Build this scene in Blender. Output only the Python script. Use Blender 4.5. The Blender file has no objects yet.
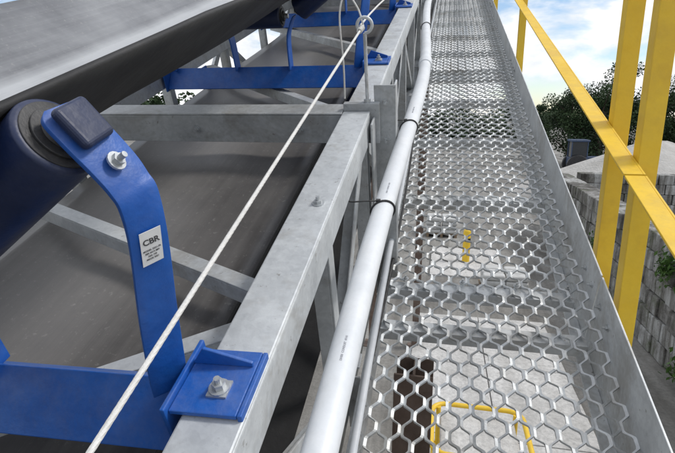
import bpy, bmesh, math, random
from mathutils import Vector, Matrix
random.seed(7)
H=4.5
TH=math.radians(20)
CT,ST=math.cos(TH),math.sin(TH)
def P(a,t,n): return Vector((a,t*CT-n*ST,H+t*ST+n*CT))
DD=Vector((0,CT,ST)); NN=Vector((0,-ST,CT)); XX=Vector((1,0,0)); ZZ=Vector((0,0,1))

# ---------------- materials
def newmat(name):
    m=bpy.data.materials.new(name); m.use_nodes=True
    nt=m.node_tree; b=nt.nodes['Principled BSDF']; return m,nt,b
def noise(nt,scale,detail=5,rough=.6,vec=None,dist=0):
    n=nt.nodes.new('ShaderNodeTexNoise'); n.inputs['Scale'].default_value=scale
    n.inputs['Detail'].default_value=min(detail,5); n.inputs['Roughness'].default_value=rough
    n.inputs['Distortion'].default_value=dist
    if vec: nt.links.new(vec,n.inputs['Vector'])
    return n
def ramp(nt,src,stops):
    r=nt.nodes.new('ShaderNodeValToRGB'); e=r.color_ramp.elements
    while len(e)<len(stops): e.new(.5)
    for i,(p,c) in enumerate(stops):
        e[i].position=p; e[i].color=(c[0],c[1],c[2],1)
    nt.links.new(src,r.inputs['Fac']); return r
def mat(name,c1,c2,scale=8,rough=.6,rough2=None,metal=0,bump=.1,bscale=None,c3=None,dist=.01,dust=0,dustcol=(.34,.32,.29)):
    m,nt,b=newmat(name)
    tc=nt.nodes.new('ShaderNodeTexCoord'); v=tc.outputs['Object']
    n=noise(nt,scale,5,.65,v)
    st=[(.3,c1),(.7,c2)] if c3 is None else [(.25,c1),(.5,c2),(.75,c3)]
    r=ramp(nt,n.outputs['Fac'],st); col=r.outputs['Color']
    b.inputs['Metallic'].default_value=metal
    if dust>0:
        g=nt.nodes.new('ShaderNodeNewGeometry'); sx=nt.nodes.new('ShaderNodeSeparateXYZ'); nt.links.new(g.outputs['Normal'],sx.inputs[0])
        up=nt.nodes.new('ShaderNodeMapRange'); up.inputs['From Min'].default_value=-.2; up.inputs['From Max'].default_value=.9; up.inputs['To Min'].default_value=.25; nt.links.new(sx.outputs[2],up.inputs['Value'])
        nd=noise(nt,11,5,.8,v); rd=ramp(nt,nd.outputs['Fac'],[(.42,(.05,.05,.05)),(.72,(1,1,1))])
        mu=nt.nodes.new('ShaderNodeMath'); mu.operation='MULTIPLY'; nt.links.new(up.outputs['Result'],mu.inputs[0]); nt.links.new(rd.outputs['Color'],mu.inputs[1])
        m2=nt.nodes.new('ShaderNodeMath'); m2.operation='MULTIPLY'; m2.inputs[1].default_value=dust; nt.links.new(mu.outputs[0],m2.inputs[0])
        mc=nt.nodes.new('ShaderNodeMix'); mc.data_type='RGBA'; nt.links.new(m2.outputs[0],mc.inputs['Factor']); nt.links.new(col,mc.inputs[6]); mc.inputs[7].default_value=(*dustcol,1)
        col=mc.outputs[2]
    nt.links.new(col,b.inputs['Base Color'])
    if rough2 is not None:
        mr=nt.nodes.new('ShaderNodeMapRange'); mr.inputs['From Min'].default_value=.3; mr.inputs['From Max'].default_value=.7
        mr.inputs['To Min'].default_value=rough2; mr.inputs['To Max'].default_value=rough
        nt.links.new(n.outputs['Fac'],mr.inputs['Value']); nt.links.new(mr.outputs['Result'],b.inputs['Roughness'])
    else: b.inputs['Roughness'].default_value=rough
    if bump>0:
        n3=noise(nt,bscale or scale*6,3,.6,v)
        bp=nt.nodes.new('ShaderNodeBump'); bp.inputs['Strength'].default_value=bump; bp.inputs['Distance'].default_value=dist
        nt.links.new(n3.outputs['Fac'],bp.inputs['Height']); nt.links.new(bp.outputs['Normal'],b.inputs['Normal'])
    return m
def galv(name,lo=.30,hi=.52,rough=.42,metal=.3):
    m,nt,b=newmat(name)
    tc=nt.nodes.new('ShaderNodeTexCoord'); v=tc.outputs['Object']
    vo=nt.nodes.new('ShaderNodeTexVoronoi'); vo.inputs['Scale'].default_value=95; nt.links.new(v,vo.inputs['Vector'])
    sep=nt.nodes.new('ShaderNodeSeparateColor'); nt.links.new(vo.outputs['Color'],sep.inputs['Color'])
    n=noise(nt,7,5,.75,v)
    mx=nt.nodes.new('ShaderNodeMath'); mx.operation='MULTIPLY_ADD'; mx.inputs[1].default_value=.12
    nt.links.new(sep.outputs[0],mx.inputs[0]); nt.links.new(n.outputs['Fac'],mx.inputs[2])
    r=ramp(nt,mx.outputs[0],[(.34,(lo*.93,lo*.97,lo*1.0)),(.70,(hi*.95,hi*.985,hi*1.0))])
    nd=noise(nt,3.1,5,.8,v,.4); rd=ramp(nt,nd.outputs['Fac'],[(.50,(0,0,0)),(.66,(.7,.7,.7))])
    mc=nt.nodes.new('ShaderNodeMix'); mc.data_type='RGBA'
    nt.links.new(rd.outputs['Color'],mc.inputs['Factor']); nt.links.new(r.outputs['Color'],mc.inputs[6]); mc.inputs[7].default_value=(lo*.72,lo*.695,lo*.64,1)
    ns=noise(nt,55,3,.6,v); rs=ramp(nt,ns.outputs['Fac'],[(.66,(0,0,0)),(.74,(.6,.6,.6))])
    mc2=nt.nodes.new('ShaderNodeMix'); mc2.data_type='RGBA'
    nt.links.new(rs.outputs['Color'],mc2.inputs['Factor']); nt.links.new(mc.outputs[2],mc2.inputs[6]); mc2.inputs[7].default_value=(.16,.14,.115,1)
    nt.links.new(mc2.outputs[2],b.inputs['Base Color'])
    b.inputs['Metallic'].default_value=metal
    mr=nt.nodes.new('ShaderNodeMapRange'); mr.inputs['To Min'].default_value=rough-.1; mr.inputs['To Max'].default_value=rough+.25
    nt.links.new(n.outputs['Fac'],mr.inputs['Value']); nt.links.new(mr.outputs['Result'],b.inputs['Roughness'])
    bp=nt.nodes.new('ShaderNodeBump'); bp.inputs['Strength'].default_value=.14; bp.inputs['Distance'].default_value=.004
    nt.links.new(ns.outputs['Fac'],bp.inputs['Height']); nt.links.new(bp.outputs['Normal'],b.inputs['Normal'])
    return m
M_galv=galv('galvanised_steel',.50,.68); M_galvd=galv('galvanised_grey',.38,.55,.5)
M_grate=galv('galvanised_grating',.50,.68,.40,.35)
M_blue=mat('blue_paint',(.006,.075,.34),(.012,.12,.48),9,.33,.5,0,.12,60,dust=.22)
M_navy=mat('navy_roller_paint',(.004,.010,.036),(.008,.020,.075),7,.38,.55,0,.1,50,dust=.15)
M_black=mat('black_rubber',(.008,.008,.01),(.022,.022,.024),12,.45,.65,0,.15,80,dust=.2)
M_yel=mat('yellow_paint',(.74,.46,.015),(.82,.54,.03),5,.4,.6,0,.08,40,c3=(.66,.40,.02),dust=.28,dustcol=(.32,.24,.11))
M_pvc=mat('white_pvc',(.64,.67,.70),(.76,.78,.80),10,.35,.5,0,.04,30,dust=.18)
M_bag=mat('bag_plastic',(.42,.42,.41),(.58,.58,.56),5,.5,.6,0,.2,20,dust=.3)
M_rope=mat('rope_white',(.60,.59,.56),(.74,.73,.70),60,.6,None,0,.2,260)
M_bolt=galv('bolt_zinc',.4,.6,.35,.6)
M_rust=mat('brown_primer_steel',(.09,.06,.045),(.17,.12,.095),9,.7,.9,.1,.3,40,dust=.2)
M_white=mat('label_white',(.70,.70,.69),(.8,.8,.79),30,.4,None,0,0,dust=.3)
M_ink=mat('label_ink',(.05,.05,.055),(.09,.09,.09),20,.5,None,0,0)
M_sand=mat('sand_pile_mat',(.36,.345,.32),(.5,.485,.46),1.2,.95,None,0,.6,9,dist=.1)
M_leafw=mat('weed_leaf',(.04,.10,.02),(.09,.17,.03),20,.6,None,0,0)
M_bark=mat('bark',(.05,.038,.028),(.10,.08,.06),6,.9,None,0,.5,20,dist=.03)
M_belt_under=mat('belt_rubber_underside',(.012,.012,.013),(.03,.029,.028),5,.55,.75,0,.15,40)
M_glass=mat('dark_glass',(.02,.025,.03),(.03,.035,.04),3,.15,None,0,0)
M_bluemach=mat('machine_paint',(.02,.045,.10),(.03,.06,.13),3,.5,.7,0,0,dust=.4)
M_clad=mat('shed_cladding',(.55,.56,.57),(.66,.67,.68),.8,.6,None,0,.1,6)
M_roof=mat('shed_roof_sheet',(.22,.23,.24),(.30,.31,.32),.8,.5,None,.2,.1,6)

def belt_mat(name,dark,light,streak,r0=.36,r1=.58):
    m,nt,b=newmat(name)
    tc=nt.nodes.new('ShaderNodeTexCoord')
    uv=tc.outputs['UV']
    mp=nt.nodes.new('ShaderNodeMapping'); mp.inputs['Scale'].default_value=(30,.7,1); nt.links.new(uv,mp.inputs['Vector'])
    n=noise(nt,1.0,5,.65,mp.outputs['Vector'])
    nb=noise(nt,3,5,.7,tc.outputs['Object'])
    ad=nt.nodes.new('ShaderNodeMath'); ad.operation='MULTIPLY_ADD'; ad.inputs[1].default_value=.4
    nt.links.new(n.outputs['Fac'],ad.inputs[0]); 
    m2=nt.nodes.new('ShaderNodeMath'); m2.operation='MULTIPLY'; m2.inputs[1].default_value=.6; nt.links.new(nb.outputs['Fac'],m2.inputs[0])
    nt.links.new(m2.outputs[0],ad.inputs[2])
    sx=nt.nodes.new('ShaderNodeSeparateXYZ'); nt.links.new(uv,sx.inputs[0])
    r=ramp(nt,sx.outputs[0],streak)
    ad2=nt.nodes.new('ShaderNodeMath'); ad2.operation='ADD'
    bw=nt.nodes.new('ShaderNodeRGBToBW'); nt.links.new(r.outputs['Color'],bw.inputs[0])
    nt.links.new(bw.outputs[0],ad2.inputs[0]); nt.links.new(ad.outputs[0],ad2.inputs[1])
    rc=ramp(nt,ad2.outputs[0],[(.35,dark),(1.0,light)])
    ng=noise(nt,70,4,.7,tc.outputs['Object']); rg=ramp(nt,ng.outputs['Fac'],[(.60,(0,0,0)),(.72,(.5,.5,.5))])
    mg=nt.nodes.new('ShaderNodeMix'); mg.data_type='RGBA'; nt.links.new(rg.outputs['Color'],mg.inputs['Factor']); nt.links.new(rc.outputs['Color'],mg.inputs[6]); mg.inputs[7].default_value=(.34,.33,.31,1)
    nt.links.new(mg.outputs[2],b.inputs['Base Color'])
    mr=nt.nodes.new('ShaderNodeMapRange'); mr.inputs['From Min'].default_value=.3;mr.inputs['From Max'].default_value=.7
    mr.inputs['To Min'].default_value=r0; mr.inputs['To Max'].default_value=r1
    nt.links.new(ad.outputs[0],mr.inputs['Value']); nt.links.new(mr.outputs['Result'],b.inputs['Roughness'])
    bp=nt.nodes.new('ShaderNodeBump'); bp.inputs['Strength'].default_value=.12; bp.inputs['Distance'].default_value=.008
    nt.links.new(n.outputs['Fac'],bp.inputs['Height']); nt.links.new(bp.outputs['Normal'],b.inputs['Normal'])
    return m
M_belt=belt_mat('belt_carry_surface',(.06,.062,.07),(.40,.41,.42),[(0,(.02,.02,.02)),(.27,(.10,.10,.10)),(.33,(.5,.5,.5)),(.9,(.45,.45,.45))])
M_ret=belt_mat('belt_return_surface',(.055,.052,.052),(.21,.20,.19),[(0,(.2,.2,.2)),(.5,(.25,.25,.25)),(1,(.05,.05,.05))],.28,.45)

# ---------------- mesh builder
def empty(name,loc=(0,0,0)):
    e=bpy.data.objects.new(name,None); e.empty_display_size=.1; bpy.context.collection.objects.link(e); return e
class MB:
    def __init__(s): s.v=[]; s.f=[]; s.uv=None
    def hexa(s,c):
        b=len(s.v); s.v+=[Vector(p) for p in c]
        s.f+=[(b,b+3,b+2,b+1),(b+4,b+5,b+6,b+7),(b,b+1,b+5,b+4),(b+1,b+2,b+6,b+5),(b+2,b+3,b+7,b+6),(b+3,b,b+4,b+7)]
    def fbox(s,a0,a1,t0,t1,n0,n1):
        s.hexa([P(a0,t0,n0),P(a1,t0,n0),P(a1,t1,n0),P(a0,t1,n0),P(a0,t0,n1),P(a1,t0,n1),P(a1,t1,n1),P(a0,t1,n1)])
    def wbox(s,x0,x1,y0,y1,z0,z1):
        s.hexa([(x0,y0,z0),(x1,y0,z0),(x1,y1,z0),(x0,y1,z0),(x0,y0,z1),(x1,y0,z1),(x1,y1,z1),(x0,y1,z1)])
    def obox(s,c,ux,uy,uz,sx,sy,sz):
        c=Vector(c); ux=Vector(ux).normalized()*sx/2; uy=Vector(uy).normalized()*sy/2; uz=Vector(uz).normalized()*sz/2
        s.hexa([c-ux-uy-uz,c+ux-uy-uz,c+ux+uy-uz,c-ux+uy-uz,c-ux-uy+uz,c+ux-uy+uz,c+ux+uy+uz,c-ux+uy+uz])
    def bar(s,p,q,w,h,up):
        p=Vector(p);q=Vector(q);d=(q-p);L=d.length;d.normalize()
        sd=d.cross(Vector(up)).normalized(); u=sd.cross(d)
        s.obox((p+q)/2,sd,d,u,w,L,h)
    def angle(s,p,q,u,v,leg,th):
        p=Vector(p);q=Vector(q);d=(q-p).normalized();L=(q-p).length
        u=Vector(u);u=(u-d*u.dot(d)).normalized(); v=Vector(v); v=(v-d*v.dot(d)-u*v.dot(u)).normalized()
        c=(p+q)/2
        s.obox(c+u*leg/2+v*th/2,u,d,v,leg,L,th)
        s.obox(c+u*th/2+v*(th+(leg-th)/2),u,d,v,th,L,leg-th)
    def tube(s,pts,r,seg=14,cap=True):
        pts=[Vector(p) for p in pts]; rr=r if isinstance(r,(list,tuple)) else [r]*len(pts)
        b=len(s.v); prev=None; D0=None
        for i,p in enumerate(pts):
            d=(pts[min(i+1,len(pts)-1)]-pts[max(i-1,0)]).normalized()
            if prev is None:
                a=Vector((0,0,1)) if abs(d.z)<.9 else Vector((1,0,0)); u=d.cross(a).normalized(); D0=d
            else:
                if d.dot(D0)<0 and len(pts)<6: d=-d
                u=(prev-d*prev.dot(d)).normalized()
            prev=u; w=d.cross(u)
            for k in range(seg):
                an=2*math.pi*k/seg; s.v.append(p+(u*math.cos(an)+w*math.sin(an))*rr[i])
        for i in range(len(pts)-1):
            for k in range(seg):
                k2=(k+1)%seg
                s.f.append((b+i*seg+k,b+i*seg+k2,b+(i+1)*seg+k2,b+(i+1)*seg+k))
        if cap:
            s.f.append(tuple(b+k for k in range(seg))[::-1]); e=b+(len(pts)-1)*seg
            s.f.append(tuple(e+k for k in range(seg)))
    def build(s,name,m,parent=None,bevel=0,smooth=False,recalc=True,bseg=2):
        me=bpy.data.meshes.new(name); me.from_pydata([tuple(x) for x in s.v],[],s.f); me.update()
        if recalc:
            bm=bmesh.new(); bm.from_mesh(me); bmesh.ops.recalc_face_normals(bm,faces=bm.faces); bm.to_mesh(me); bm.free()
        me.materials.append(m)
        o=bpy.data.objects.new(name,me); bpy.context.collection.objects.link(o)
        if parent: o.parent=parent
        if smooth:
            for p in me.polygons: p.use_smooth=True
            try: me.set_sharp_from_angle(angle=math.radians(40))
            except Exception: pass
        if bevel:
            bv=o.modifiers.new('bevel','BEVEL'); bv.width=bevel; bv.segments=bseg; bv.limit_method='ANGLE'; bv.angle_limit=math.radians(40)
            bv.harden_normals=False
        return o
def hexbolt(mb_,c,axis,r=.011,h=.009,washer=True):
    axis=Vector(axis).normalized(); c=Vector(c)
    if washer: mb_.tube([c,c+axis*.003],r*1.55,16)
    mb_.tube([c+axis*.003,c+axis*(.003+h)],r,6)
    mb_.tube([c+axis*(.003+h),c+axis*(.006+h+.006)],r*.5,10)
def catmull(pts,k=8):
    out=[]; n=len(pts)
    for i in range(n-1):
        p0=pts[max(i-1,0)];p1=pts[i];p2=pts[i+1];p3=pts[min(i+2,n-1)]
        for j in range(k):
            t=j/k
            out.append(tuple(.5*((2*b)+(-a+c)*t+(2*a-5*b+4*c-d)*t*t+(-a+3*b-3*c+d)*t**3) for a,b,c,d in zip(p0,p1,p2,p3)))
    out.append(tuple(pts[-1])); return out
T0,T1=-1.6,15.5
AC=-.86
CR=-.344; CW=.094
FR=2*AC-CR-CW

# ---------------- walkway
walk=empty('grated_walkway')
mb=MB()
p_=.0330; A=.0124; L=.100; w2=.0042; h2=.0038
a0=-.195; ns=23
st=[(0,1),(.24,1),(.30,.75),(.44,-.75),(.5,-1),(.74,-1),(.80,-.75),(.94,.75)]
nper=int((T1-T0)/L)
rg=random.Random(3)
for i in range(ns):
    sg=1 if i%2==0 else -1
    base=None
    ph_=a0+i*p_
    for k in range(nper):
        for (fr,f) in st:
            t=T0+(k+fr)*L+rg.uniform(-.0010,.0010); a=ph_+sg*A*f+rg.uniform(-.0004,.0004); a=max(min(a,.5415),a0)
            n=-1.25+.0034*f*sg+.003*math.sin(t*2.3+a*9)
            tl=.0018*sg
            b=len(mb.v)
            mb.v+=[P(a-w2,t,n-h2-tl),P(a+w2,t,n-h2+tl),P(a+w2,t,n+h2+tl),P(a-w2,t,n+h2-tl)]
            if base is not None:
                q=base
                mb.f+=[(q,q+1,b+1,b),(q+1,q+2,b+2,b+1),(q+2,q+3,b+3,b+2),(q+3,q,b,b+3)]
            base=b
mb.build('expanded_metal_grating',M_grate,walk,recalc=False)
mb=MB()
seams=[-1.5,1.44,4.4,7.4,10.4,13.4]
segs=[(T0,1.435)]+[(seams[i]+.005,seams[i+1]-.005) for i in range(1,5)]
for (s0,s1) in segs:
    mb.fbox(.545,.551,s0,s1,-1.262,-1.095)
    mb.fbox(.5512,.60,s0,s1,-1.262,-1.256)
    mb.fbox(-.206,-.200,s0,s1,-1.262,-1.16)
    mb.fbox(.545,.553,s0,s1,-1.40,-1.2625); mb.fbox(.5,.5445,s0,s1,-1.40,-1.393)
    mb.fbox(-.206,-.198,s0,s1,-1.40,-1.2625)
mb.build('toe_boards',M_galv,walk,bevel=.0015)
mb=MB()
for t in [-.9,-.2,.55,1.27,1.49,2.2,2.95,3.7,4.32,4.52,5.2,5.95,6.7,7.32,7.52,8.3,9.1,9.9,10.7,11.5,12.3,13.1]:
    mb.angle(P(-.197,t,-1.261),P(.5,t,-1.261),DD,-NN,.05,.006)
mb.build('cross_supports',M_galv,walk,bevel=.001)
mb=MB()
for s in seams[1:]:
    for aa in (-.12,.1,.3,.48):
        hexbolt(mb,P(aa,s+.10,-1.245),NN,.008,.006)
    for tt in (s-.16,s-.06,s+.06,s+.16): hexbolt(mb,P(.545,tt,-1.18),-XX,.008,.006)
mb.build('grating_clips',M_bolt,walk)

# ---------------- yellow handrail
rail=empty('yellow_handrail')
POSTS=[-1.4,1.28,1.58,4.5,7.5,10.5,13.5]
mb=MB()
def post(t):
    b=P(.590,t,-1.36); mb.angle(b,b+ZZ*1.28,XX,DD,.056,.007)
for t in POSTS: post(t)
mb.build('posts',M_yel,rail,bevel=.0015)
mb=MB()
for vz in (.575,1.15):
    n=-1.25+vz*CT
    for s0,s1 in ((T0,1.43),(1.44,T1)):
        mb.fbox(.5815,.5885,s0,s1,n-.060,n)
        mb.fbox(.528,.5813,s0,s1,n-.007,n)
mb.build('rails',M_yel,rail,bevel=.0015)
mb=MB()
for t in POSTS[1:5]:
    for dz in (.03,.09): 
        b=P(.590,t+.03,-1.30)+ZZ*dz; hexbolt(mb,b,-XX,.009,.007)
    for vz in (.545,1.12): hexbolt(mb,P(.5815,t+.035,-1.25)+ZZ*vz,-XX,.008,.005)
mb.build('rail_bolts',M_bolt,rail)

# ---------------- truss
truss=empty('conveyor_truss_frame')
mb=MB()
joints=[1.64,4.64,7.64,10.64,13.64]
chs=[(T0,1.615)]+[(joints[i]+.025,joints[i+1]-.02) for i in range(4)]
for (s0,s1) in chs:
    for (l,r) in ((CR,CR+CW),(FR,FR+CW)):
        mb.fbox(l,r,s0,s1,-.587,-.58); 
        mb.fbox(r-.007,r,s0,s1,-.68,-.5875); mb.fbox(l,l+.007,s0,s1,-.68,-.5875); mb.fbox(l+.0072,r-.0072,s0,s1,-.68,-.673)
        mb.fbox(l,r,s0,s1,-1.34,-1.25)
mb.build('chords',M_galv,truss,bevel=.004)
mb=MB()
FB=FR+CW+.003
for j in joints:
    mb.fbox(FB,-.346,j-.05,j+.05,-.587,-.58)
    mb.fbox(FB,-.346,j-.05,j-.043,-.69,-.5875)
    mb.fbox(FB,-.346,j-.0425,j+.05,-.69,-.683)
    for a_ in (CR,FR):
        mb.fbox(a_,a_+.125,j-.022,j-.010,-.70,-.555)
        mb.fbox(a_,a_+.125,j-.008,j+.004,-.70,-.555)
    mb.fbox(-.240,-.165,j+.006,j+.013,-1.33,-.50)
    mb.fbox(-.172,-.165,j+.0135,j+.07,-1.33,-.50)
    mb.fbox(-.240,-.233,j-.10,j-.024,-1.33,-.60)
mb.build('joint_frames',M_galvd,truss,bevel=.002)
mb=MB()
vs=[-1.3,-.45,.18,.92,1.55,2.4,3.2,4.0,4.9,5.7,6.5,7.3,8.1,8.9,9.7,10.5]
for i,t in enumerate(vs):
    for aa in (-.256,FR+.007):
        mb.angle(P(aa,t,-1.26),P(aa,t,-.683),DD,-XX,.05,.006)
        if i+1<len(vs):
            q=vs[i+1]
            if i%2: mb.angle(P(aa-.012,t+.03,-1.25),P(aa-.012,q,-.69),NN,-XX,.045,.006)
            else: mb.angle(P(aa-.012,t+.03,-.70),P(aa-.012,q,-1.25),NN,-XX,.045,.006)
mb.build('web_members',M_galv,truss,bevel=.0015)
mb=MB()
br=[(FB,1.15,-.35,.755),(-.35,.67,FB,-.04),(FB,-.1,-.35,-.9),(FB,2.7,-.35,1.85),(-.35,2.9,FB,3.9),(FB,5.6,-.35,4.8),(-.35,6.0,FB,6.9)]
for (a_,t_,b_,u_) in br:
    mb.angle(P(a_,t_,-.694),P(b_,u_,-.694),(0,1,.3),-NN,.045,.005)
mb.build('lateral_bracing',M_galv,truss,bevel=.0015)
mb=MB()
hexbolt(mb,P(-.285,.98,-.58),NN,.010,.007)
for j in joints:
    for aa in (-.32,-.27): 
        hexbolt(mb,P(aa,j-.022,-.61),-DD,.009,.008); hexbolt(mb,P(aa,j-.022,-.66),-DD,.009,.008)
    for aa in (-.5,-.9): hexbolt(mb,P(aa,j-.05,-.64),-DD,.010,.008)
    for nn in (-.56,-.7,-.85,-1.0): hexbolt(mb,P(-.20,j+.006,nn),-DD,.008,.007)
mb.build('truss_bolts',M_bolt,truss)
mb=MB()
mb.fbox(FB,-.36,T0,T1,-1.20,-1.194)
mb.build('added_dark_pan',M_belt_under,truss)  # sheet added below the belts so the gap by the chord stays dark
mb=MB()
for t in [.30,.95,1.66,2.5,3.4,4.66,5.5]:
    mb.fbox(-.2495,-.2065,t,t+.006,-1.39,-1.15)
    mb.fbox(-.2495,-.207,t+.0065,t+.06,-1.12,-1.113)
mb.build('walkway_brackets',M_galvd,truss,bevel=.001)

# ---------------- belts
def sheet(name,prof,t0,t1,nt_,m,parent,sag=None,thick=.01,um=None):
    me=bpy.data.meshes.new(name); v=[];f=[]
    np_=len(prof)
    for k in range(nt_+1):
        t=t0+(t1-t0)*k/nt_
        for i,(a,n) in enumerate(prof):
            dn=sag(t,i/(np_-1)) if sag else 0
            v.append(tuple(P(a,t,n+dn)))
    for k in range(nt_):
        for i in range(np_-1):
            f.append((k*np_+i,k*np_+i+1,(k+1)*np_+i+1,(k+1)*np_+i))
    me.from_pydata(v,[],f); me.update()
    uvl=me.uv_layers.new(name='UVMap')
    for p in me.polygons:
        for li in p.loop_indices:
            vi=me.loops[li].vertex_index; uvl.data[li].uv=((vi%np_)/(np_-1),(t0+(t1-t0)*(vi//np_)/nt_))
    me.materials.append(m); me.materials.append(M_belt_under)
    for p in me.polygons: p.use_smooth=True
    o=bpy.data.objects.new(name,me); bpy.context.collection.objects.link(o); o.parent=parent
    so=o.modifiers.new('s','SOLIDIFY'); so.thickness=thick; so.offset=-1; so.material_offset=1; so.material_offset_rim=1
    return o
belt=empty('conveyor_belt')
half=[(.392,-.140),(.35,-.170),(.30,-.206),(.25,-.241),(.21,-.269),(.18,-.289),(.155,-.302),(.11,-.309),(0,-.311)]
prof=[(AC-x,n) for x,n in half]+[(AC+x,n) for x,n in half[::-1][1:]]
def sag(t,u):
    ph=(t-.83)%1.45/1.45
    return -.010*math.sin(math.pi*ph)
o=sheet('carrying_run',prof,T0,T1,120,M_belt,belt,lambda t,u: sag(t,u) if t>.83 else -.004)
prof2=[(-1.30+.83*i/12,-.77+.004*math.sin(i*1.1)) for i in range(13)]
sheet('return_run',prof2,T0,T1,80,M_ret,belt,lambda t,u:-.01*math.sin(t*2.1))

# ---------------- idlers
OUTER=[((.338,-.016,-.158),(.344,.016,-.158)),((.343,-.028,-.166),(.351,.028,-.166)),((.360,-.032,-.190),(.370,.032,-.190)),((.382,-.031,-.228),(.394,.031,-.228)),
       ((.393,-.030,-.252),(.408,.025,-.250)),((.398,-.030,-.275),(.418,.020,-.270)),((.392,-.030,-.33),(.420,.010,-.33)),((.368,-.032,-.45),(.402,.008,-.45)),((.351,-.035,-.56),(.388,.004,-.565)),((.346,-.035,-.60),(.383,.002,-.605))]
DX=.10
def idler(t0,skew=0):
    e=empty('troughing_idler')
    XS=(XX+DD*skew).normalized()
    def Q(x,t,n): return P(AC+x,t0+t+skew*x,n)
    def qbox(m,x0,x1,ta,tb,n0,n1):
        m.hexa([Q(x0,ta,n0),Q(x1,ta,n0),Q(x1,tb,n0),Q(x0,tb,n0),Q(x0,ta,n1),Q(x1,ta,n1),Q(x1,tb,n1),Q(x0,tb,n1)])
    def strip(sg,stn,name,m=M_blue,th=.007,dx=0):
        near=catmull([s[0] for s in stn],6); far=catmull([s[1] for s in stn],6)
        v=[];f=[]
        W=4
        for p,q in zip(near,far):
            for k in range(W+1):
                u=k/W; v.append(tuple(Q(sg*(p[0]*(1-u)+q[0]*u+dx),p[1]*(1-u)+q[1]*u,p[2]*(1-u)+q[2]*u)))
        for i in range(len(near)-1):
            for k in range(W):
                b=i*(W+1)+k; fc=(b,b+1,b+W+2,b+W+1); f.append(fc if sg>0 else fc[::-1])
        me=bpy.data.meshes.new(name); me.from_pydata(v,[],f); me.update(); me.materials.append(m)
        for pl in me.polygons: pl.use_smooth=True
        o=bpy.data.objects.new(name,me); bpy.context.collection.objects.link(o); o.parent=e
        so=o.modifiers.new('s','SOLIDIFY'); so.thickness=th; so.offset=0
        bv=o.modifiers.new('b','BEVEL'); bv.width=.002; bv.segments=2; bv.limit_method='ANGLE'; bv.angle_limit=math.radians(50)
        return o
    for sg in (1,-1): strip(sg,OUTER,'outer_bracket',dx=DX)
    inner=[((.178,-.025,-.375),(.178,.025,-.375)),((.160,-.03,-.41),(.160,.03,-.41)),((.140,-.03,-.47),(.140,.03,-.47)),((.135,-.03,-.61),(.135,.03,-.61))]
    for sg in (1,-1): strip(sg,inner,'inner_bracket')
    m1=MB()
    XL=.492
    def leg(sg):
        p0=Q(-XL,0,-.596); p1=Q(XL,0,-.596)
        dirv=(DD*sg*.66-NN*.75).normalized(); nv=(DD*sg*.75+NN*.66).normalized()
        c=(p0+p1)/2+dirv*(.055 if sg<0 else .061)+nv*(-.0035)
        m1.obox(c,XS,dirv,nv,2*XL,.110,.007)
    leg(-1); leg(1)
    for sg in (1,-1):
        lo=lambda a,b:(min(sg*a,sg*b),max(sg*a,sg*b))
        x0,x1=lo(.500,.600); qbox(m1,x0,x1,-.078,.040,-.577,-.569)
        x0,x1=lo(.6005,.608); qbox(m1,x0,x1,-.078,.040,-.605,-.569)
        x0,x1=lo(.4922,.4995); qbox(m1,x0,x1,-.085,.050,-.69,-.56)
        pl=[Q(sg*.498,.008,-.569),Q(sg*.595,.008,-.569),Q(sg*.595,.008,-.560),Q(sg*.52,.008,-.535),]
        b=len(m1.v); m1.v+=pl+[p+DD*.006 for p in pl]
        m1.f+=[(b,b+1,b+2,b+3),(b+4,b+7,b+6,b+5),(b,b+4,b+5,b+1),(b+1,b+5,b+6,b+2),(b+2,b+6,b+7,b+3),(b+3,b+7,b+4,b)]
    m1.build('base_angle',M_blue,e,bevel=.0018)
    m1=MB()
    for sg in (1,-1): 
        hexbolt(m1,Q(sg*.560,-.036,-.5655),NN,.010,.009); qbox(m1,*( (sg*.560-.015,sg*.560+.015)),-.051,-.021,-.569,-.5655)
        ax=Vector((sg*.84,0,0))+NN*.54
        hexbolt(m1,Q(sg*(.3885+DX),-.003,-.2245)+ax*.006,ax,.0075,.006,True)
    m1.build('idler_bolts',M_bolt,e)
    def roller(c0,c1,r=.051):
        d=(c1-c0).normalized()
        m2=MB()
        m2.tube([c0,c0+d*.002,c0+d*.006,c1-d*.006,c1-d*.002,c1],[r*.90,r*.97,r,r,r*.97,r*.90],44)
        m2.build('roller_shell',M_navy,e,smooth=True)
        m2=MB()
        for (cc,dd) in ((c0,-d),(c1,d)):
            m2.tube([cc-dd*.004,cc+dd*.002],r*.86,40)
            m2.tube([cc+dd*.0021,cc+dd*.006],r*.66,36)
            m2.tube([cc+dd*.0061,cc+dd*.014],[r*.46,r*.36],28)
        m2.build('roller_seals',M_black,e,smooth=True,bevel=.0008)
        m2=MB(); m2.tube([c0-d*.030,c1+d*.02],.011,16); m2.build('roller_shaft',M_bolt,e,smooth=True)
    for sg in (1,-1):
        roller(Q(sg*.432,0,-.190),Q(sg*.202,0,-.350))
        m3=MB(); up=(Vector((-sg*.54,0,0))+NN*.84); ax=(Vector((sg*.84,0,0))+NN*.54)
        m3.obox(Q(sg*(.360+DX),0,-.181)+ax*.010,DD,up,ax,.052,.052,.014)
        m3.build('shaft_retainer',M_navy,e,bevel=.0065,bseg=4)
    roller(Q(.120,0,-.374),Q(-.120,0,-.374))
    return e
SK=.045; TT0=.432
for i in range(10): idler(TT0 if i==0 else .83+1.45*i, SK if i==0 else 0)
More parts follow.
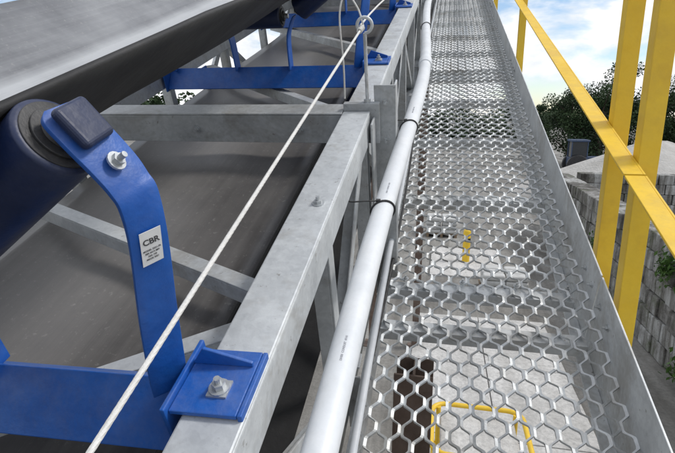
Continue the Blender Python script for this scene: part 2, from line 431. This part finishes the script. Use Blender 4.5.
for i in range(4):
    e=empty('return_idler'); t=2.6+3*i
    m2=MB(); m2.tube([P(AC-.44,t,-.835),P(AC+.42,t,-.835)],.05,32); m2.build('roller_shell',M_navy,e,smooth=True)
    m2=MB(); m2.tube([P(AC-.49,t,-.835),P(AC+.49,t,-.835)],.011,12)
    for sg in (1,-1): m2.fbox(AC+sg*.48-.004,AC+sg*.48+.004,t-.03,t+.03,-.86,-.675)
    m2.build('hanger',M_blue,e)

# sticker on the first bracket
lab=empty('safety_label')
def strp(u,n_):
    lo=OUTER[6]; hi=OUTER[7]
    k=(n_+.33)/(-.12)
    pn=[a*(1-k)+b*k for a,b in zip(lo[0],hi[0])]; pf=[a*(1-k)+b*k for a,b in zip(lo[1],hi[1])]
    q=[a*(1-u)+b*u for a,b in zip(pn,pf)]; return P(AC+q[0]+DX,TT0+q[1]+SK*(q[0]+DX),q[2])
c=strp(.5,-.332); upv=(strp(.5,-.33)-strp(.5,-.36)).normalized(); sd=(strp(1,-.338)-strp(0,-.338)).normalized(); nv=sd.cross(upv).normalized()
if nv.x<0: nv=-nv
c=c+nv*.0064
m1=MB(); m1.obox(c,sd,upv,nv,.028,.050,.0008); lo=m1.build('sticker',M_white,lab)
def txt(body,size,pos,parent,right,up,m,name,off=.0002):
    cu=bpy.data.curves.new(name,'FONT'); cu.body=body; cu.size=size; cu.align_x='CENTER'; cu.align_y='CENTER'; cu.extrude=.0001; cu.offset=off
    o=bpy.data.objects.new(name,cu); bpy.context.collection.objects.link(o); cu.materials.append(m)
    r=Vector(right).normalized(); u=Vector(up); u=(u-r*u.dot(r)).normalized(); n=r.cross(u)
    mt=Matrix((r,u,n)).transposed().to_4x4(); mt.translation=pos; o.matrix_world=mt; o.parent=parent
    return o
txt('CBR',.0115,c+nv*.0007+upv*.009,lab,sd,upv,M_ink,'label_text',.0003)
for k,yy in enumerate((-.003,-.0075,-.012,-.0165)):
    txt(['MODEL 2231-70','SER 0415 889','DIA 102','MADE 2021'][k],.0034,c+nv*.0007+upv*yy,lab,sd,upv,M_ink,'label_small_text',.00005)

# ---------------- pull cord and eye bolt
cord=empty('pull_cord')
LP=(-.264,1.63,-.305)
pts=[]
for i in range(41):
    u=i/40; t=LP[1]+(-1.7-LP[1])*u
    k=(LP[1]-t)/(LP[1]-.213)
    pts.append((LP[0]-.040*k, t, LP[2]-.095*k))
m1=MB()
def twist_tube(m,pp,R,strands=3):
    P3=[P(*p) for p in pp]
    ln=[0]
    for i in range(1,len(P3)): ln.append(ln[-1]+(P3[i]-P3[i-1]).length)
    N=int(ln[-1]/.005)
    cen=[]
    j=0
    for i in range(N+1):
        s=ln[-1]*i/N
        while j<len(ln)-2 and ln[j+1]<s: j+=1
        u=(s-ln[j])/(ln[j+1]-ln[j]); cen.append((P3[j].lerp(P3[j+1],u),(P3[j+1]-P3[j]).normalized(),s))
    for k in range(strands):
        q=[]
        for (c,d,s) in cen:
            a=XX; u_=(a-d*a.dot(d)).normalized(); w=d.cross(u_); an=s/.05*2*math.pi+k*2*math.pi/strands
            q.append(c+(u_*math.cos(an)+w*math.sin(an))*R*.30)
        m.tube(q,R*.74,8)
twist_tube(m1,pts,.0034,5)
m1.build('cord',M_rope,cord,smooth=True)
m1=MB()
pts2=[]
for i in range(60):
    t=LP[1]+(14-LP[1])*i/59
    pts2.append(P(LP[0]-.01,t,LP[2]-.05*math.sin((t-LP[1])/3.0*math.pi)**2))
m1.tube(pts2,.0033,10); 
tail=catmull([(LP[0],LP[1],LP[2]),(LP[0]-.02,LP[1]+.02,LP[2]+.05),(LP[0]-.055,LP[1]+.02,LP[2]+.09),(LP[0]-.075,LP[1],LP[2]+.03),(LP[0]-.07,LP[1]-.01,LP[2]-.12),(LP[0]-.075,LP[1],LP[2]-.235)],8)
m1.tube([P(*q) for q in tail],.003,10)
for k in range(5):
    c0=P(LP[0]-.0008*k,LP[1]-.03-.008*k,LP[2]-.002-.0005*k)
    m1.tube([c0+(XX*math.sin(a)+NN*math.cos(a))*.0062+DD*.004*a/6.28 for a in [2*math.pi*i/14 for i in range(15)]],.0030,8)
m1.build('cord_upper_run',M_rope,cord,smooth=True)
for j in joints[:4]:
    e=empty('eye_bolt'); m1=MB()
    c=P(-.262,j+.0,-.306); r=.024
    m1.tube([P(-.262,j+.0,-.572),P(-.262,j,-.306-r)],.0060,12)
    ring=[c+XX*r*math.sin(a)-NN*r*math.cos(a) for a in [2*math.pi*i/28 for i in range(27)]]
    m1.tube(ring,.0052,12); m1.tube([P(-.262,j,-.556),P(-.262,j,-.545)],.013,6)
    m1.build('eye_rod',M_galv,e,smooth=True)

# ---------------- pvc conduit
pipe=empty('pvc_conduit_pipe')
kp=[(-.166,-1.7,-.70),(-.166,-.5,-.70),(-.165,.4,-.70),(-.160,.95,-.702),(-.143,1.45,-.70),(-.118,1.95,-.69),(-.106,2.45,-.685),(-.122,3.0,-.69),(-.155,3.7,-.70),(-.182,4.7,-.70),(-.175,6.5,-.70),(-.16,9,-.70),(-.17,12,-.70),(-.17,15.4,-.70)]
pp=catmull(kp,12)
m1=MB(); m1.tube([P(*q) for q in pp],.029,32)
m1.build('pipe',M_pvc,pipe,smooth=True)
def at(t):
    for i in range(len(pp)-1):
        if pp[i][1]<=t<=pp[i+1][1]:
            u=(t-pp[i][1])/(pp[i+1][1]-pp[i][1]); return P(*[x*(1-u)+y*u for x,y in zip(pp[i],pp[i+1])])
m1=MB()
for t in (2.62,5.7): m1.tube([at(t-.05),at(t-.048),at(t+.048),at(t+.05)],[.030,.0335,.0335,.030],32)
m1.build('couplings',M_pvc,pipe,smooth=True)
M_print=mat('pipe_print',(.30,.31,.34),(.42,.43,.46),40,.5,None,0,0)
for k in range(3):
    t=.62+.62*k; c0=at(t); nrm=(Vector((.12,0,0))+NN*.99).normalized(); d=(at(t+.05)-at(t-.05)).normalized()
    txt('DN50  CONDUIT  07:41',.006,c0+nrm*.0292,pipe,d,(nrm.cross(d)),M_print,'print')
for t,tl in ((1.16,1),(1.75,1),(3.6,0),(.05,0)):
    c0=at(t); d=DD
    e=empty('cable_tie'); m1=MB()
    ring=[c0+(XX*math.sin(a)+NN*math.cos(a))*.0315+DD*.012*math.sin(a) for a in [2*math.pi*i/32 for i in range(33)]]
    m1.tube(ring,.0030,8)
    if tl:
        b=c0+NN*.031
        m1.obox(b-XX*.012,XX,DD,NN,.012,.009,.008)
        ctl=[b-XX*.01,b-XX*.05+NN*.004-DD*.012,b-XX*.085-NN*.004-DD*.004,b-XX*.105-NN*.02+DD*.03]
        ctl=[Vector(q) for q in catmull([tuple(x) for x in ctl],6)]; m1.tube(ctl,.0022,6)
    m1.build('strap',M_black,e,smooth=True)
e=empty('electrical_cable'); m1=MB()
cp=catmull([(-.185+.012*math.sin(k*1.7),-1.5+.8*k,-1.225+.004*math.cos(k)) for k in range(20)],6)
m1.tube([P(*q) for q in cp],.006,8); m1.build('cable',M_black,e,smooth=True)
e=empty('small_conduit_tube'); m1=MB()
cp=catmull([(-.183+.004*math.sin(k*1.3),-1.5+.8*k,-1.135+.004*math.cos(k*1.1)) for k in range(20)],6)
m1.tube([P(*q) for q in cp],.011,14); m1.build('tube',M_pvc,e,smooth=True)

# ---------------- support trestle
for (x,y) in ((-.06,1.56),(-.95,1.56),(-.35,9.0),(-1.2,9.0)):
    e=empty('support_column'); m1=MB()
    top=H+ (y-.43)/CT*ST-1.42 if x<-.3 else H+(y-.43)/CT*ST-1.262
    m1.wbox(x-.065,x+.065,y-.065,y-.055,0,top); m1.wbox(x-.065,x+.065,y+.055,y+.065,0,top); m1.wbox(x-.004,x+.004,y-.0545,y+.0545,0,top)
    m1.wbox(x-.16,x+.16,y-.16,y+.16,.0,.02)
    m1.build('column',M_rust,e,bevel=.002)

# ---------------- ground
def groundmat(name,cs,sc=.45,tr=.8):
    m,nt,b=newmat(name); tc=nt.nodes.new('ShaderNodeTexCoord'); v=tc.outputs['Object']
    n=noise(nt,sc,5,.72,v,.3); r=ramp(nt,n.outputs['Fac'],[(.3,cs[0]),(.5,cs[1]),(.7,cs[2])])
    n2=noise(nt,14,5,.8,v); r2=ramp(nt,n2.outputs['Fac'],[(.35,(.7,.7,.7)),(.6,(1,1,1))])
    mm=nt.nodes.new('ShaderNodeMix'); mm.data_type='RGBA'; mm.blend_type='MULTIPLY'; mm.inputs['Factor'].default_value=1
    nt.links.new(r.outputs['Color'],mm.inputs[6]); nt.links.new(r2.outputs['Color'],mm.inputs[7]); 
    mp=nt.nodes.new('ShaderNodeMapping'); mp.inputs['Scale'].default_value=(1.3,.12,1); nt.links.new(v,mp.inputs['Vector'])
    n4=noise(nt,1.6,4,.6,mp.outputs['Vector']); r4=ramp(nt,n4.outputs['Fac'],[(.40,(.55,.54,.52)),(.58,(1,1,1))])
    m5=nt.nodes.new('ShaderNodeMix'); m5.data_type='RGBA'; m5.blend_type='MULTIPLY'; m5.inputs['Factor'].default_value=tr
    nt.links.new(mm.outputs[2],m5.inputs[6]); nt.links.new(r4.outputs['Color'],m5.inputs[7]); nt.links.new(m5.outputs[2],b.inputs['Base Color'])
    b.inputs['Roughness'].default_value=.9
    bp=nt.nodes.new('ShaderNodeBump'); bp.inputs['Strength'].default_value=.5; bp.inputs['Distance'].default_value=.03
    nt.links.new(n2.outputs['Fac'],bp.inputs['Height']); nt.links.new(bp.outputs['Normal'],b.inputs['Normal'])
    return m
m1=MB(); b=0
G=400
m1.v=[Vector((-G,-G,0)),Vector((G,-G,0)),Vector((G,G,0)),Vector((-G,G,0))]; m1.f=[(0,1,2,3)]
m1.build('ground',groundmat('ground_mat',[(.17,.16,.145),(.27,.26,.24),(.38,.37,.345)]),None)
M_conc=groundmat('concrete_slab_mat',[(.50,.49,.47),(.62,.61,.59),(.72,.71,.69)],1.1,.4)
m1=MB()
for (x0,x1) in ((-.4,.93),(.945,2.3)):
    for (y0,y1) in ((3.2,6.28),(6.3,8.4),(8.415,10.6)): m1.wbox(x0,x1,y0,y1,-.1,.08)
m1.build('concrete_slab',M_conc,None,bevel=.01)
m1=MB(); m1.wbox(-.2,1.9,13.5,16.5,-.1,.06)
m1.build('concrete_slab',M_conc,None,bevel=.01)
# yellow equipment frame
e=empty('yellow_hopper_frame')
def rrect(cx,cy,z,w,l,r):
    q=[]
    for (sx,sy,a0_) in ((1,1,0),(-1,1,90),(-1,-1,180),(1,-1,270)):
        for k in range(7):
            an=math.radians(a0_+15*k); q.append(Vector((cx+(sx*(w/2-r))+r*math.cos(an),cy+sy*(l/2-r)+r*math.sin(an),z)))
    q.append(q[0]); return q
m1=MB(); m1.tube(rrect(.55,5.1,1.0,1.05,.95,.18),.03,10); 
for x,y in ((.1,4.7),(1.0,4.7),(.1,5.5),(1.0,5.5)): m1.tube([(x,y,.0),(x,y,1.0)],.03,10)
m1.tube(rrect(.55,5.1,.5,1.0,.9,.15),.025,8)
m1.build('frame',M_yel,e,smooth=True)
m1=MB(); m1.wbox(.12,.98,4.72,5.48,.86,.93); m1.wbox(.3,.8,4.9,5.3,.4,.855); m1.build('hopper_body',M_conc,e,bevel=.02)
for (x,y) in ((.85,15.0),):
    e=empty('yellow_bollard'); m1=MB(); m1.tube([(x,y,0),(x,y,1.0),(x,y,1.05),(x,y,1.08)],[.11,.11,.09,.04],20); m1.build('bollard_post',M_yel,e,smooth=True)
    m1=MB(); m1.tube([(x,y,.7),(x,y,.8)],.113,20); m1.build('bollard_band',M_black,e,smooth=True)
M_wood=mat('pallet_timber',(.16,.11,.07),(.28,.21,.14),7,.85,None,0,.3,40)
def pallet(x,y,n):
    rr=random.Random(int(x*10+y))
    e=empty('pallet_of_bags'); m1=MB()
    for k in range(6): m1.wbox(x-.6,x+.6,y-.5+k*.18,y-.5+k*.18+.1,.11,.13)
    for k in (-.55,-.04,.47): m1.wbox(x+k,x+k+.09,y-.5,y+.5,.0,.1095)
    m1.build('pallet',M_wood,e)
    m1=MB()
    for l in range(n):
        for i in range(2):
            for j in range(3):
                ox,oy=rr.uniform(-.02,.02),rr.uniform(-.015,.015)
                m1.wbox(x-.57+i*.575+ox,x-.03+i*.575+ox,y-.47+j*.315+oy,y-.19+j*.315+oy,.135+l*.15,.278+l*.15)
    m1.build('bags',M_bag,e,bevel=.05,bseg=3)
pallet(1.7,12.6,3); pallet(.1,18.6,4)

# ---------------- block wall
def blockmat():
    m,nt,b=newmat('wall_block_mat'); tc=nt.nodes.new('ShaderNodeTexCoord'); v=tc.outputs['Object']
    at_=nt.nodes.new('ShaderNodeAttribute'); at_.attribute_name='tone'
    n=noise(nt,2.2,5,.78,v); ad=nt.nodes.new('ShaderNodeMath'); ad.operation='ADD'; nt.links.new(n.outputs['Fac'],ad.inputs[0]); nt.links.new(at_.outputs['Fac'],ad.inputs[1])
    r=ramp(nt,ad.outputs[0],[(.30,(.10,.094,.085)),(.47,(.25,.243,.23)),(.62,(.38,.38,.37)),(.85,(.52,.52,.51))])
    mp=nt.nodes.new('ShaderNodeMapping'); mp.inputs['Scale'].default_value=(3,3,.35); nt.links.new(v,mp.inputs['Vector'])
    n4=noise(nt,1.8,4,.7,mp.outputs['Vector']); r4=ramp(nt,n4.outputs['Fac'],[(.42,(.36,.34,.31)),(.58,(1,1,1))])
    m5=nt.nodes.new('ShaderNodeMix'); m5.data_type='RGBA'; m5.blend_type='MULTIPLY'; m5.inputs['Factor'].default_value=.9
    nt.links.new(r.outputs['Color'],m5.inputs[6]); nt.links.new(r4.outputs['Color'],m5.inputs[7])
    # moss and algae patches
    n6=noise(nt,1.3,5,.8,v,.5); r6=ramp(nt,n6.outputs['Fac'],[(.52,(0,0,0)),(.66,(.75,.75,.75))])
    m6=nt.nodes.new('ShaderNodeMix'); m6.data_type='RGBA'; nt.links.new(r6.outputs['Color'],m6.inputs['Factor']); nt.links.new(m5.outputs[2],m6.inputs[6]); m6.inputs[7].default_value=(.085,.10,.05,1)
    nt.links.new(m6.outputs[2],b.inputs['Base Color'])
    b.inputs['Roughness'].default_value=.95
    n2=noise(nt,18,5,.7,v); bp=nt.nodes.new('ShaderNodeBump'); bp.inputs['Strength'].default_value=.7; bp.inputs['Distance'].default_value=.035
    nt.links.new(n2.outputs['Fac'],bp.inputs['Height']); nt.links.new(bp.outputs['Normal'],b.inputs['Normal']); return m
M_block=blockmat()
m1=MB(); tones=[]
def block(x0,x1,y0,y1,z0,z1):
    j=lambda s=.012: random.uniform(-s,s)
    m1.wbox(x0+j(.045),x1,y0+.010+j(.006),y1-.010+j(.006),z0+.004,z1-.008+j(.005)); tn=random.uniform(-.16,.18); tones.extend([tn]*6)
bh=.375; bl=.55
for row in range(6):
    y=2.0+(row%2)*bl/2
    while y<20.5:
        X0=4.05+.012*(y-7)
        if not (row==5 and random.random()<.12): block(X0,X0+.6,y,y+bl,row*bh,(row+1)*bh)
        y+=bl
for row in range(6):
    x=4.95+(row%2)*bl/2
    while x<16:
        block(x,x+bl-.01,20.4,21.0,row*bh,(row+1)*bh); x+=bl
wl=m1.build('concrete_block_wall',M_block,None,bevel=.022,recalc=False)
att=wl.data.attributes.new('tone','FLOAT','FACE')
for i,tn in enumerate(tones): att.data[i].value=tn
for (wy,wz,cnt) in ((9.3,1.85,240),(13.4,1.2,110),(8.4,.35,120)):
    e=empty('wall_weed'); m1=MB()
    for k in range(cnt):
        c=Vector((4.03-random.random()*.16,wy+random.gauss(0,.14),wz+random.gauss(0,.13)))
        s=random.uniform(.02,.05); u=Vector((random.gauss(0,1),random.gauss(0,1),random.gauss(0,1))).normalized(); w=u.cross(Vector((random.random(),random.random(),1))).normalized()
        b=len(m1.v); m1.v+=[c-u*s*1.6,c-w*s*.6,c+u*s*1.6,c+w*s*.6]; m1.f.append((b,b+1,b+2,b+3))
    for k in range(8): m1.tube([(4.08,wy,wz-.1),(3.95-random.random()*.08,wy+random.gauss(0,.12),wz+random.gauss(0,.1))],.004,5)
    m1.build('weed_leaves',M_leafw,e,recalc=False)

# ---------------- sand piles
def pile(name,cx,cy,rx,ry,h,seed):
    rnd=random.Random(seed); v=[];f=[]; NR=26;NA=56
    ph=[rnd.random()*6.28 for _ in range(6)]
    for i in range(NR+1):
        for k in range(NA):
            r=i/NR; an=2*math.pi*k/NA
            rr=r*(1+.10*math.sin(3*an+ph[0])+.06*math.sin(5*an+ph[1]))
            z=h*max(0,(1-r))**.9*(1+.12*math.sin(2*an+ph[2])*r+.05*math.sin(7*an+ph[3])*r)
            z=min(z,h*.93)+.03*math.sin(9*an+r*14+ph[4])*(1-r)
            if i==NR: z=-.1
            v.append((cx+rx*rr*math.cos(an),cy+ry*rr*math.sin(an),z))
    for i in range(NR):
        for k in range(NA): 
            k2=(k+1)%NA; f.append((i*NA+k,(i+1)*NA+k,(i+1)*NA+k2,i*NA+k2))
    me=bpy.data.meshes.new(name); me.from_pydata(v,[],f); me.update(); me.materials.append(M_sand)
    for p in me.polygons: p.use_smooth=True
    o=bpy.data.objects.new(name,me); bpy.context.collection.objects.link(o)
pile('sand_pile',9.6,15.0,4.6,5.0,2.9,1)
pile('sand_pile',11.0,29.0,6.5,5,3.3,2)
pile('sand_pile',19.5,27.0,6,6,3.2,3)

# ---------------- loader far away
def tractor(x,y):
    e=empty('wheel_loader'); m1=MB()
    m1.wbox(x-.1,x+1.7,y-.5,y+.5,.7,1.35); m1.wbox(x-1.3,x-.1,y-.65,y+.65,.7,1.3); m1.wbox(x-1.35,x-.05,y-.7,y+.7,2.45,2.6)
    m1.bar((x+1.6,y-.6,1.0),(x+2.7,y-.6,.5),.12,.16,ZZ); m1.bar((x+1.6,y+.6,1.0),(x+2.7,y+.6,.5),.12,.16,ZZ); m1.wbox(x+2.6,x+3.1,y-.9,y+.9,.2,.8)
    for sx in (-1.28,-.2):
        for sy in (-.6,.55): m1.wbox(x+sx,x+sx+.08,y+sy,y+sy+.06,1.3,2.45)
    m1.build('body',M_bluemach,e,bevel=.05)
    m1=MB(); m1.wbox(x-1.22,x-.2,y-.56,y+.56,1.32,2.44); m1.build('cab_glass',M_glass,e)
    m1=MB()
    for sx,r in ((-.8,.75),(1.2,.55)):
        for sy in (-.85,.6): m1.tube([(x+sx,y+sy,r),(x+sx,y+sy+.28,r)],r,24)
    m1.build('wheels',M_black,e,bevel=.04)
tractor(10.6,40.0)

# ---------------- trees
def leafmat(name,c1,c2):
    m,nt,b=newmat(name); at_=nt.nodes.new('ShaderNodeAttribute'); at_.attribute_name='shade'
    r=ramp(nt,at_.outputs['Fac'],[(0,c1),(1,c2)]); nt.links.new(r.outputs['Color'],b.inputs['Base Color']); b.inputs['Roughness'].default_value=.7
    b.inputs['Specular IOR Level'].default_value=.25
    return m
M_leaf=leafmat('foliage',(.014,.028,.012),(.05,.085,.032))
def leaves(name,clumps,per,s0,s1,parent,seed):
    rnd=random.Random(seed); v=[];f=[];sh=[]
    for (c,r,tone) in clumps:
        for k in range(per):
            while 1:
                d=Vector((rnd.uniform(-1,1),rnd.uniform(-1,1),rnd.uniform(-1,1)))
                if d.length<1: break
            p=Vector(c)+Vector((d.x*r,d.y*r,d.z*r*.75))
            u=Vector((rnd.gauss(0,1),rnd.gauss(0,1),rnd.gauss(0,1))).normalized(); w=u.cross(Vector((rnd.gauss(0,1),rnd.gauss(0,1),rnd.gauss(0,1)))).normalized()
            s=rnd.uniform(s0,s1); b=len(v)
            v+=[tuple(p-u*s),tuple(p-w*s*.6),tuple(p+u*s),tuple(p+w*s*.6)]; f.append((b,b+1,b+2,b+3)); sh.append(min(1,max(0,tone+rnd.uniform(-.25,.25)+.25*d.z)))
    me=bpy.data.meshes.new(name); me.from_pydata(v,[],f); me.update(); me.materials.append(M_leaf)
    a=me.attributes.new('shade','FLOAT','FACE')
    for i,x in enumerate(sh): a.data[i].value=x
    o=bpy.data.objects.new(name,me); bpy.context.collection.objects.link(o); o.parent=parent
def tree(x,y,h,seed):
    rnd=random.Random(seed); e=empty('tree'); m1=MB()
    top=Vector((x+rnd.uniform(-.4,.4),y,h*.72))
    m1.tube([(x,y,-.1),(x+.05,y,h*.25),tuple(Vector((x,y,h*.45))),tuple(top)],[.22,.17,.12,.04],9)
    cl=[]
    for k in range(16):
        z0=h*rnd.uniform(.10,.6); an=rnd.random()*6.28; ln=h*rnd.uniform(.14,.32)
        end=Vector((x+math.cos(an)*ln,y+math.sin(an)*ln,z0+h*rnd.uniform(.08,.32)))
        st_=Vector((x,y,z0)); mid=(st_+end)/2+Vector((0,0,.12))
        m1.tube([st_,mid,end],[.07,.045,.015],6)
        cl.append((end,h*rnd.uniform(.10,.17),rnd.uniform(.1,.8)))
        cl.append((mid+Vector((rnd.uniform(-.4,.4),rnd.uniform(-.4,.4),.3)),h*rnd.uniform(.08,.13),rnd.uniform(.05,.6)))
    for k in range(5): cl.append((top+Vector((rnd.uniform(-1,1)*h*.12,rnd.uniform(-1,1)*h*.12,rnd.uniform(-.05,.2)*h)),h*rnd.uniform(.08,.14),rnd.uniform(.3,.9)))
    m1.build('trunk_and_limbs',M_bark,e,smooth=True)
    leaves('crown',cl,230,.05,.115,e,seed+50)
sp=[(10.6,46,7.4),(12.4,44,7.4),(14.6,47,9.0),(16.6,45,7.6),(18.8,46,7.8),(21.2,44,8.0),(23.4,46,9.4),(25.6,43,8.6),(28,45,9.4),(31,46,8.4),(8.6,53,5.6),(34,42,8)]
for i,(x,y,h) in enumerate(sp): tree(x,y,h,100+i)
rnd=random.Random(5); cl=[]
for k in range(420):
    an=math.radians(rnd.uniform(-60,100)) ; R=rnd.uniform(95,120); hh=3.5+2.2*math.sin(an*9)+1.5*math.sin(an*23+1)
    cl.append((Vector((R*math.sin(an),R*math.cos(an),rnd.uniform(0,1)*max(2,hh)+.5)),rnd.uniform(1.6,3.0),rnd.uniform(.2,.8)))
e=empty('distant_trees'); leaves('tree_mass',cl,90,.35,.7,e,9)
rnd=random.Random(15); cl=[]
for k in range(80):
    cl.append((Vector((rnd.uniform(9,36),rnd.uniform(42.5,49),rnd.uniform(.3,2.6))),rnd.uniform(.8,1.4),rnd.uniform(.05,.5)))
e=empty('hedge_undergrowth'); leaves('shrub_mass',cl,220,.07,.15,e,19)

# ---------------- world / sun
EL=math.radians(52); AZ=math.radians(75)
w=bpy.data.worlds.new('World'); bpy.context.scene.world=w; w.use_nodes=True; nt=w.node_tree
bg=nt.nodes['Background']; sky=nt.nodes.new('ShaderNodeTexSky'); sky.sky_type='NISHITA'; sky.sun_disc=False
sky.sun_elevation=EL; sky.sun_rotation=AZ; sky.air_density=1.0; sky.dust_density=.3; sky.ozone_density=2.5
hs=nt.nodes.new('ShaderNodeHueSaturation'); hs.inputs['Saturation'].default_value=.95; hs.inputs['Value'].default_value=1.0; nt.links.new(sky.outputs['Color'],hs.inputs['Color'])
tc=nt.nodes.new('ShaderNodeTexCoord'); mp=nt.nodes.new('ShaderNodeMapping'); mp.inputs['Scale'].default_value=(1,1,2.0); mp.inputs['Location'].default_value=(1.35,.7,.1)
nt.links.new(tc.outputs['Generated'],mp.inputs['Vector'])
n=noise(nt,5.5,5,.58,mp.outputs['Vector'],.25); r=ramp(nt,n.outputs['Fac'],[(.39,(0,0,0)),(.52,(1,1,1))])
n2=noise(nt,11,5,.6,mp.outputs['Vector']); r2=ramp(nt,n2.outputs['Fac'],[(.34,(5.9,6.2,6.6)),(.58,(7.6,7.6,7.7))])
mx=nt.nodes.new('ShaderNodeMix'); mx.data_type='RGBA'; nt.links.new(r.outputs['Color'],mx.inputs['Factor']); nt.links.new(hs.outputs['Color'],mx.inputs[6]); nt.links.new(r2.outputs['Color'],mx.inputs[7])
nt.links.new(mx.outputs[2],bg.inputs['Color']); bg.inputs['Strength'].default_value=.148
sl=bpy.data.lights.new('sun','SUN'); sl.energy=2.1; sl.angle=math.radians(10); sl.color=(1,.97,.93)
so=bpy.data.objects.new('sun',sl); bpy.context.collection.objects.link(so)
d=Vector((math.sin(AZ)*math.cos(EL),math.cos(AZ)*math.cos(EL),math.sin(EL))); so.rotation_euler=d.to_track_quat('Z','Y').to_euler(); so.location=(0,0,30)

# ---------------- camera
cd=bpy.data.cameras.new('camera'); cam=bpy.data.objects.new('camera',cd); bpy.context.collection.objects.link(cam)
psi=math.radians(12); phi=math.radians(13)
F=Vector((-math.sin(psi)*math.cos(phi),math.cos(psi)*math.cos(phi),-math.sin(phi))); R=Vector((math.cos(psi),math.sin(psi),0)); U=R.cross(F)
mt=Matrix((R,U,-F)).transposed().to_4x4(); mt.translation=Vector((0,0,H)); cam.matrix_world=mt
cd.sensor_width=36; cd.lens=36*490/675; cd.clip_start=.02; cd.clip_end=1500
bpy.context.scene.camera=cam
sc=bpy.context.scene; sc.view_settings.view_transform='Standard'; sc.view_settings.look='None'; sc.view_settings.exposure=0
